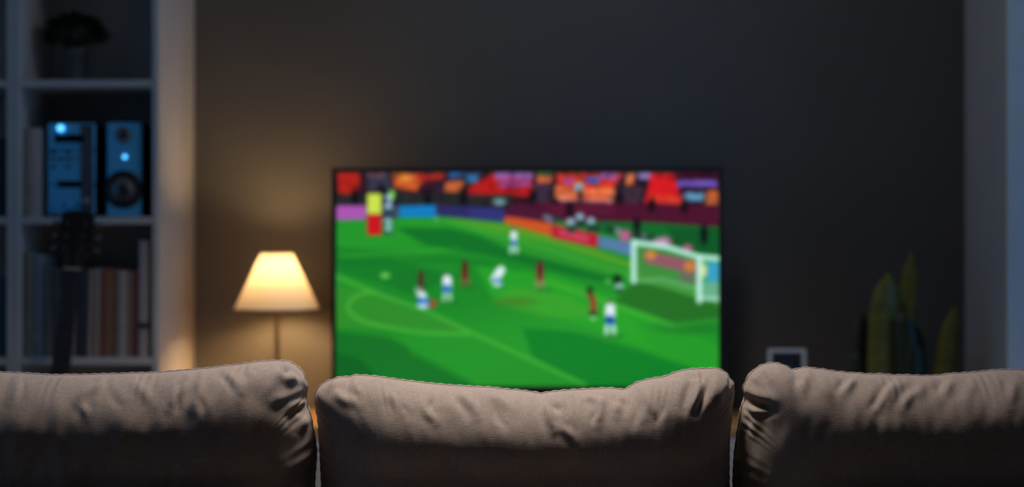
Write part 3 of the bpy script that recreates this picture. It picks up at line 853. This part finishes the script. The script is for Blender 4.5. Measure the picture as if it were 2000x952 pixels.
S2 = shelf_top(2)
def hh(y): return pz(y, BS) - S2
bk = [
    (47, 64, 493, (.26, .27, .22), 0, 'tall grey green book beside the left bookcase panel', None),
    (64.5, 83, 498, (.22, .27, .30), 0, 'blue grey binder left of the guitar neck', (.04, .07, (.3, .3, .3))),
    (83.5, 101, 522, (.16, .15, .14), 0, 'dark grey book behind the guitar neck', None),
    (101.5, 118, 526, (.10, .09, .09), 0, 'charcoal book hidden behind the guitar neck', None),
    (119, 133, 528, (.46, .31, .02), 1.2, 'yellow ochre book just right of the guitar neck', None),
    (135, 147, 524, (.20, .16, .19), 1.5, 'mauve grey book beside the yellow one', None),
    (150, 164, 530, (.035, .035, .05), 2.0, 'black slanting book with narrow spine', None),
    (168, 180, 527, (.30, .24, .20), 1.5, 'pale taupe slanting paperback right of the black book', None),
    (183, 193.5, 525, (.32, .29, .25), 1.0, 'thin light grey book among brown spines', None),
    (195.5, 207, 525, (.24, .075, .055), 1.0, 'brick red book in the middle of the row', None),
    (208, 217, 528, (.28, .16, .07), .8, 'tan book next to the brick red one', None),
    (218, 228, 526, (.17, .10, .05), .6, 'dark brown book in the middle of the row', None),
    (229, 247, 529, (.36, .33, .31), .5, 'thick pale grey book right of the brown spines', None),
    (248, 257, 531, (.24, .19, .14), .4, 'thin beige brown book right of the pale grey one', None),
    (258, 268.5, 528, (.17, .05, .045), .3, 'dark maroon book beside the tall binder', None),
    (271, 289, 471, (.44, .41, .40), .3, 'tall off white binder with a dark spine label at the right end', (.085, .105, (.05, .05, .05))),
]
for a, b, yt, c, tl, lab, band in bk:
    x0, x1 = fx(a), fx(b); h = hh(yt)
    bo = book(x0, x1, h, c, lab, 2, tilt=math.radians(tl), band=band, depth=.20)
    if tl: # keep the low corner on the shelf
        bo.location.z += abs(math.sin(math.radians(tl))) * (x1 - x0) / 2
S3 = shelf_top(3)
book(fx(47), fx(80), pz(251, BS) - S3, (.46, .43, .41), 'light grey file box standing left of the stereo', 3, group='', name='file_box')['category'] = 'file box'
# lower row, hidden by the sofa, and the neighbouring bookcase at the picture's left edge
cset = [(.28, .06, .05), (.12, .16, .24), (.4, .38, .33), (.1, .1, .1), (.3, .22, .1)]
for k, lev in ((2, 2), (3, 3)):
    xr = BXL - .0195
    names = ['slate blue', 'dark teal', 'grey'] if k == 2 else ['dark green', 'black', 'navy']
    colr = [(.14, .18, .25), (.05, .11, .12), (.25, .25, .25)] if k == 2 else [(.04, .09, .06), (.03, .03, .03), (.04, .06, .14)]
    for j in range(3):
        w = .021 + .004 * j
        book(xr - w - .001, xr - .001, .25 - .012 * j, colr[j], names[j] + ' book at the left picture edge on the ' + ('lower' if k == 2 else 'upper') + ' shelf of the far bookcase', lev, y=BF + .06, group='books in the far left bookcase')
        xr -= w + .001

# ------------------------------------------------------------------ stereo
M_silver_blue_lit = mat('silver_blue_lit_front', (.13, .60, 1.0), .42, .3, var=.05, scale=40, stretch=(1, 20, 20))  # blue light reflected by the silver is put into the base colour
M_dark = mat('dark_window', (.006, .006, .010), .15, var=.05)
M_grey = mat('grey_knob', (.22, .23, .26), .4, .6, var=.05)
M_blue = mat('blue_led', (.1, .5, .9), .4, emit=(.10, .52, 1.0), estr=2.2)
SY = BF + .028
st = thing('stereo_system', 'silver stacked mini stereo with dark display slots and blue light', 'stereo', (px(138.5, SY), SY, S3 + .0005))
sw = (185 - 92) * SY / FPX / 2
shh = pz(240, SY) - S3
MB().box(-sw, sw, .012, .22, .006, shh, .003).build('body', M_matblack, st)
for x in (-sw + .02, sw - .02):
    for y in (.03, .20):
        MB().lathe([(.008, 0), (.009, .006)], 12, (x, y, 0)).build('foot', M_matblack, st)
for a, b in ((.008, shh * .335), (shh * .343, shh * .70), (shh * .708, shh - .001)):
    MB().box(-sw + .001, sw - .001, 0, .013, a, b, .004).build('front_panel', M_silver_blue_lit, st)
MB().box(sw * .40, sw - .0035, -.0012, .002, .012, shh - .006, .001).build('unlit_strip', mat('unlit_side_grey', (.075, .08, .095), .5), st)  # added dark strip, paints the right side that the blue light misses
def sx_(p): return (p - 138.5) * SY / FPX
def sz_(p): return pz(p, SY) - S3
MB().box(sx_(107), sx_(165), -.0022, .003, sz_(279), sz_(263), .001).build('display', M_dark, st)
MB().box(sx_(113), sx_(161), -.0022, .003, sz_(367), sz_(354), .001).build('cassette_slot', M_dark, st)
MB().lathe([(.0, -.010), (.0085, -.010), (.0095, -.007), (.0095, .002)], 20, (sx_(119), 0, sz_(251)), 'y').build('power_light', M_blue, st)
for k, p in enumerate((105, 119, 133, 147, 161, 174)):
    for j, q in enumerate((298, 311, 326)):
        if (k + j) % 2 == 0 or j == 1:
            MB().box(sx_(p) - .006, sx_(p) + .006, -.0035, .002, sz_(q) - .004, sz_(q) + .004, .001).build('button', M_grey if k > 2 else M_dark, st)
for p in (112, 138):
    MB().lathe([(.0, -.012), (.008, -.012), (.009, -.002), (.009, .002)], 20, (sx_(p), 0, sz_(401)), 'y').build('knob', M_silver_blue_lit, st)
MB().lathe([(.0, -.014), (.013, -.014), (.015, -.002), (.015, .002)], 24, (sx_(168), 0, sz_(394)), 'y').build('volume_knob', M_grey, st)

spk = thing('loudspeaker', 'silver front bookshelf loudspeaker with a dark round woofer, right of the stereo', 'speaker', (px(242, SY), SY, S3 + .0005))
kw = (274 - 207) * SY / FPX / 2
kh = pz(239, SY) - S3
MB().box(-kw, kw, .012, .20, 0, kh, .003).build('cabinet', M_matblack, spk)
def kx(p): return (p - 242) * SY / FPX
MB().box(-kw, kw, 0, .013, .001, kh - .001, .004).build('front_panel', M_silver_blue_lit, spk)
zw = pz(371, SY) - S3; rw = 37 * SY / FPX
wf = MB().lathe([(rw, .0), (rw, -.005), (rw * .93, -.008), (rw * .80, -.006)], 48, (kx(241), 0, zw), 'y', cap=False).build('woofer', M_matblack, spk)
MB().lathe([(rw * .84, -.004), (rw * .78, -.009), (rw * .70, -.004)], 48, (kx(241), 0, zw), 'y', cap=False).build('surround', M_black, wf)
MB().lathe([(rw * .72, -.004), (rw * .36, -.0015), (rw * .34, -.0012)], 48, (kx(241), 0, zw), 'y').build('cone', mat('grey_cone', (.30, .28, .28), .5, .2), wf)
MB().lathe([(rw * .36, -.002), (rw * .27, -.007), (0, -.010)], 32, (kx(241), 0, zw), 'y').build('dust_cap', M_black, wf)
zt2 = pz(264, SY) - S3; r2 = 16 * SY / FPX
tw = MB().lathe([(r2, .001), (r2, -.002), (r2 * .75, -.004), (r2 * .6, -.001), (0, -.001)], 32, (kx(241), 0, zt2), 'y').build('tweeter', M_grey, spk)
MB().lathe([(r2 * .42, -.001), (r2 * .3, -.005), (0, -.007)], 24, (kx(241), 0, zt2), 'y').build('dome', M_black, tw)
MB().lathe([(.0, -.006), (.004, -.006), (.0062, -.003), (.0062, .001)], 20, (kx(244), 0, pz(307, SY) - S3), 'y').build('power_light', M_blue, spk)

# ------------------------------------------------------------------ shelf plant
def leaf_quad(b, p, d, up, L, W, curl):
    d = d.normalized(); s = d.cross(up).normalized(); nrm = s.cross(d).normalized()
    vs = []
    for t, w in ((0, .12), (.35, 1), (.7, .8), (1, .02)):
        c = p + d * (L * t) - nrm * (curl * L * t * t)
        vs += [c - s * (W * w / 2) + nrm * W * .12, c, c + s * (W * w / 2) + nrm * W * .12]
    fs = []
    for i in range(3):
        for j in range(2):
            fs.append((i * 3 + j, i * 3 + j + 1, (i + 1) * 3 + j + 1, (i + 1) * 3 + j))
    b.add(vs, fs, True)
PY = BF + .14
S4 = shelf_top(4)
pl = thing('potted_plant', 'small bushy dark plant in a grey pot on the top shelf of the bookcase', 'plant', (px(147, PY), PY, S4 + .0005))
ph = pz(97, PY) - S4
M_pot = mat('blue_grey_pot', (.16, .19, .22), .5, var=.06)
MB().lathe([(0, 0), (.026, 0), (.029, .004), (.037, ph - .012), (.040, ph - .012), (.040, ph), (.035, ph), (.033, ph - .02), (0, ph - .02)], 32).build('pot', M_pot, pl)
MB().lathe([(0, ph - .014), (.0335, ph - .016)], 24, cap=False).build('soil', mat('soil', (.03, .02, .015), .95, bump=.5), pl)
M_leafd = mat('dark_leaf', (.022, .035, .014), .6, var=.3, scale=30)
fo = MB(); stm = MB(); rs = random.Random(3)
for k in range(26):
    a = rs.uniform(0, 2 * PI); e = rs.uniform(.15, 1.3)
    tip = Vector((math.cos(a) * math.cos(e) * .085, math.sin(a) * math.cos(e) * .065, ph + .015 + math.sin(e) * .075))
    stm.tube([(0, 0, ph - .02), tuple(tip * .5 + Vector((0, 0, ph * .5))), tuple(tip)], [.0018, .0014, .0008], 5)
for k in range(950):
    a = rs.uniform(0, 2 * PI); e = math.asin(rs.uniform(-.35, 1)); q = rs.uniform(.35, 1) ** .5
    c = Vector((math.cos(a) * math.cos(e) * .092 * q, math.sin(a) * math.cos(e) * .075 * q, ph + .042 + math.sin(e) * .062 * q))
    d = (Vector((math.cos(a) * math.cos(e), math.sin(a) * math.cos(e), math.sin(e) + .2)) + Vector((rs.uniform(-.6, .6), rs.uniform(-.6, .6), rs.uniform(-.5, .5)))).normalized()
    leaf_quad(fo, c, d, Vector((rs.uniform(-.3, .3), rs.uniform(-.3, .3), 1)), rs.uniform(.014, .026), rs.uniform(.007, .011), .3)
stm.build('stems', M_leafd, pl)
f_ = fo.build('foliage', M_leafd, pl); f_['kind'] = 'stuff'

# ------------------------------------------------------------------ guitar on its stand
M_gblack = mat('dark_guitar_wood', (.016, .011, .009), .35, var=.25, scale=6, stretch=(8, 8, 1))
M_peg = mat('smoked_metal', (.10, .10, .11), .45, .8)
M_gtop = wood('guitar_top', (.10, .04, .015), (.16, .07, .025), .3, axis=2)
GLOC = (px(92.5, 4.0) + .0, 3.965, .165)
gt = thing('acoustic_guitar', 'dark guitar standing before the bookcase, headstock and neck above the sofa', 'guitar', GLOC, (math.radians(-10.5), math.radians(3.1), 0))
def body_outline(sc_=1.0):
    o = []
    for i in range(64):
        t = 2 * PI * i / 64
        z = -math.cos(t) * .24 + .24
        u = z / .48
        w = .19 * math.sqrt(max(0, 1 - ((u - .30) / .31) ** 2)) if u < .30 else None
        half = .185 * max(0, math.sin(PI * min(1, u * 1.02)) ** .62) * (1 - .30 * math.exp(-((u - .60) / .13) ** 2)) * (1 - .22 * u)
        o.append((half * sc_ * (1 if math.sin(t) >= 0 else -1), z))
    return o
MB().prism(body_outline(), -.045, .045).build('body', M_gblack, gt)
MB().prism([(x * .985, .24 + (z - .24) * .985) for x, z in body_outline()], -.0485, -.045).build('sound_board', M_gtop, gt)
MB().lathe([(0, -.0492), (.05, -.0492), (.05, -.0484)], 32, (0, 0, .31), 'y').build('sound_hole', M_matblack, gt)
MB().box(-.075, .075, -.058, -.0485, .115, .14, .003).build('bridge', M_gblack, gt)
MB().add([(-.0275, -.058, .35), (.0275, -.058, .35), (.0225, -.058, .865), (-.0225, -.058, .865), (-.0275, -.0485, .35), (.0275, -.0485, .35), (.0225, -.0485, .865), (-.0225, -.0485, .865)],
         [(0, 1, 2, 3), (7, 6, 5, 4), (0, 4, 5, 1), (1, 5, 6, 2), (2, 6, 7, 3), (3, 7, 4, 0)]).build('fretboard', M_matblack, gt)
MB().tube([(0, -.032, .44), (0, -.036, .6), (0, -.036, .80), (0, -.034, .88)], [.026, .021, .019, .018], 12).build('neck', M_gblack, gt)
fr = MB()
for k in range(1, 15):
    z = .125 + (.865 - .125) * 2 ** (-k / 12); wv = .0225 + (.865 - z) * .0097
    fr.box(-wv, wv, -.0592, -.058, z - .0009, z + .0009)
fr.build('frets', M_peg, gt)['kind'] = 'stuff'
MB().box(-.0228, .0228, -.0605, -.046, .865, .871, .001).build('nut', mat('bone', (.5, .46, .38), .5), gt)
hs = MB().prism([(-.022, .871), (.022, .871), (.030, .895), (.046, .93), (.047, 1.02), (.040, 1.034), (.012, 1.040), (-.012, 1.040), (-.040, 1.034), (-.047, 1.02), (-.046, .93), (-.030, .895)], -.054, -.038).build('headstock', M_gblack, gt)
for sx in (-1, 1):
    for z in (.925, .962, 1.0):
        MB().tube([(sx * .043, -.046, z), (sx * .058, -.046, z)], .0035, 8).lathe([(.0, -.006), (.008, -.005), (.009, 0), (.008, .005), (0, .006)], 12, (sx * .062, -.046, z), 'y').build('tuning_peg', M_peg, hs)
        MB().lathe([(.004, -.064), (.004, -.053)], 10, (sx * .026, 0, z), 'y').build('string_post', M_peg, hs)
for k in range(6):
    s = (k - 2.5) / 2.5
    zz = (.925, .962, 1.0)[k if k < 3 else 5 - k]
    MB().tube([(s * .027, -.0615, .128), (s * .018, -.062, .868), ((-1 if k < 3 else 1) * .026, -.060, zz)], .0006, 5).build('string', M_peg, gt)
gs = thing('guitar_stand', 'black tubular guitar stand under the guitar, hidden behind the sofa', 'stand', (GLOC[0], 3.965, 0))
for sx in (-1, 1):
    MB().tube([(sx * .03, .10, .34), (sx * .12, .07, .16), (sx * .20, -.12, .01)], .008, 8).build('front_leg', M_matblack, gs)
    MB().tube([(sx * .10, .078, .147), (sx * .10, -.09, .145), (sx * .10, -.10, .175)], .008, 8).build('cradle_arm', M_matblack, gs)
MB().tube([(0, .10, .34), (0, .16, .01)], .008, 8).build('rear_leg', M_matblack, gs)
MB().tube([(-.035, .10, .34), (.035, .10, .34)], .009, 8).build('crossbar', M_matblack, gs)

# ------------------------------------------------------------------ photo frame
FD = 4.38
fx0, fx1, ftop = px(1502, FD), px(1577, FD), pz(683, FD)
pf = thing('photo_frame', 'small white photo frame on the cabinet right of the television', 'photo frame', ((fx0 + fx1) / 2, FD, CT + .0005), (math.radians(-5), 0, 0))
fw = (fx1 - fx0) / 2; fh = ftop - CT + .001; t = .013
fb = MB()
fb.box(-fw, fw, 0, .014, fh - t, fh, .002); fb.box(-fw, fw, 0, .014, 0, t, .002); fb.box(-fw, -fw + t, 0, .014, t, fh - t, .002); fb.box(fw - t, fw, 0, .014, t, fh - t, .002)
fb.build('frame', M_lam, pf)
MB().box(-fw + t, fw - t, .006, .010, t, fh - t).build('picture', mat('dark_photo', (.02, .025, .035), .3, var=.4, scale=20), pf)
MB().add([(-.015, .014, fh * .7), (.015, .014, fh * .7), (.02, .085, .008), (-.02, .085, .008), (-.015, .017, fh * .7), (.015, .017, fh * .7), (.02, .088, .008), (-.02, .088, .008)],
         [(0, 1, 2, 3), (7, 6, 5, 4), (0, 4, 5, 1), (1, 5, 6, 2), (2, 6, 7, 3), (3, 7, 4, 0)]).build('easel_strut', M_matblack, pf)

# ------------------------------------------------------------------ floor plant by the window
QD = 4.42; QX = px(1768, QD)
fp = thing('potted_snake_plant', 'tall yellow green leaved plant in the dark corner beside the window', 'plant', (QX, QD, 0))
MB().lathe([(0, 0), (.10, 0), (.105, .01), (.135, .27), (.142, .27), (.142, .30), (.130, .30), (.125, .26), (0, .26)], 40).build('pot', mat('charcoal_pot', (.05, .05, .055), .6), fp)
MB().lathe([(0, .275), (.126, .268)], 24, cap=False).build('soil', MATS['soil'], fp)
M_lf = mat('yellow_green_leaf', (.13, .115, .006), .5, var=.25, scale=9, stretch=(1, 1, 4))
M_lf2 = mat('deep_green_leaf', (.010, .020, .004), .5, var=.3, scale=9, stretch=(1, 1, 4))
def blade(bx, by, tipx, tipz, w, m, bend=0.0, yaw=0.0, tipw=.35, dy=0.0):
    b = MB(); n = 14; vs = []
    z0 = .25
    for i in range(n + 1):
        t = i / n
        cx = bx + (tipx - bx) * t + bend * math.sin(PI * t); cy = by + dy * t * t; cz = z0 + (tipz - z0) * t
        ww = w * min(1, .45 + 1.0 * t) * (1 if t < .86 else max(.06, math.cos((t - .86) / .14 * PI / 2) ** .5))
        s = Vector((math.cos(yaw), math.sin(yaw), 0)); nn = Vector((-math.sin(yaw), math.cos(yaw), 0))
        c = Vector((cx, cy, cz))
        for u in (-1, -.5, 0, .5, 1):
            vs.append(c + s * (u * ww / 2) - nn * ((1 - u * u) * ww * .16))
        for u in (1, .5, 0, -.5, -1):
            vs.append(c + s * (u * ww / 2) - nn * ((1 - u * u) * ww * .16 - .004))
    fs = []
    for i in range(n):
        for k in range(10):
            k2 = (k + 1) % 10
            fs.append((i * 10 + k, i * 10 + k2, (i + 1) * 10 + k2, (i + 1) * 10 + k))
    fs.append(tuple(reversed(range(10)))); fs.append(tuple(range(n * 10, n * 10 + 10)))
    b.add(vs, fs, True)
    return b.build('leaf', m, fp)
lx = lambda p: px(p, QD) - QX
blade(-.03, -.02, lx(1732), pz(532, QD), .104, M_lf, -.03, .25)
blade(.0, .03, lx(1787), pz(488, QD), .056, M_lf, -.015, -.2)
blade(.045, -.02, lx(1862), pz(598, QD), .066, M_lf, -.005, .1)
blade(-.04, .04, lx(1690), pz(612, QD), .070, M_lf2, -.01, .5)
blade(-.01, -.05, lx(1752), pz(600, QD), .075, M_lf2, .01, -.3)
blade(.02, .05, lx(1800), pz(640, QD), .065, M_lf2, .005, .2)
blade(-.06, 0, lx(1675), pz(680, QD), .06, M_lf2, -.01, .1)
blade(.0, -.06, lx(1775), pz(655, QD), .06, M_lf2, .0, .0)

# ------------------------------------------------------------------ downlight fitting over the sofa
dl = thing('ceiling_downlight', 'wide round LED ceiling panel above the sofa', 'light', (DL[0], DL[1], ZC))
MB().lathe([(.275, 0), (.275, -.006), (.262, -.010), (.250, -.004), (.250, 0)], 40, cap=False).build('trim_ring', M_trimw, dl)
MB().lathe([(0, -.0035), (.250, -.0035)], 40, cap=False).build('lens', mat('lit_lens', (.9, .9, .9), .4, emit=(1, .8, .6), estr=0.6), dl)

# flush ceiling lamp between the sofa and the television
cl = thing('ceiling_lamp', 'flat round flush ceiling lamp between the sofa and the television', 'light', (FL[0], FL[1], ZC))
MB().lathe([(0, 0), (.17, 0), (.17, -.02), (.165, -.022), (0, -.022)], 48).build('ceiling_plate', M_trimw, cl)
MB().tube([(0, 0, -.022), (0, 0, -.06)], .006, 8).build('lamp_holder', M_steel, cl)
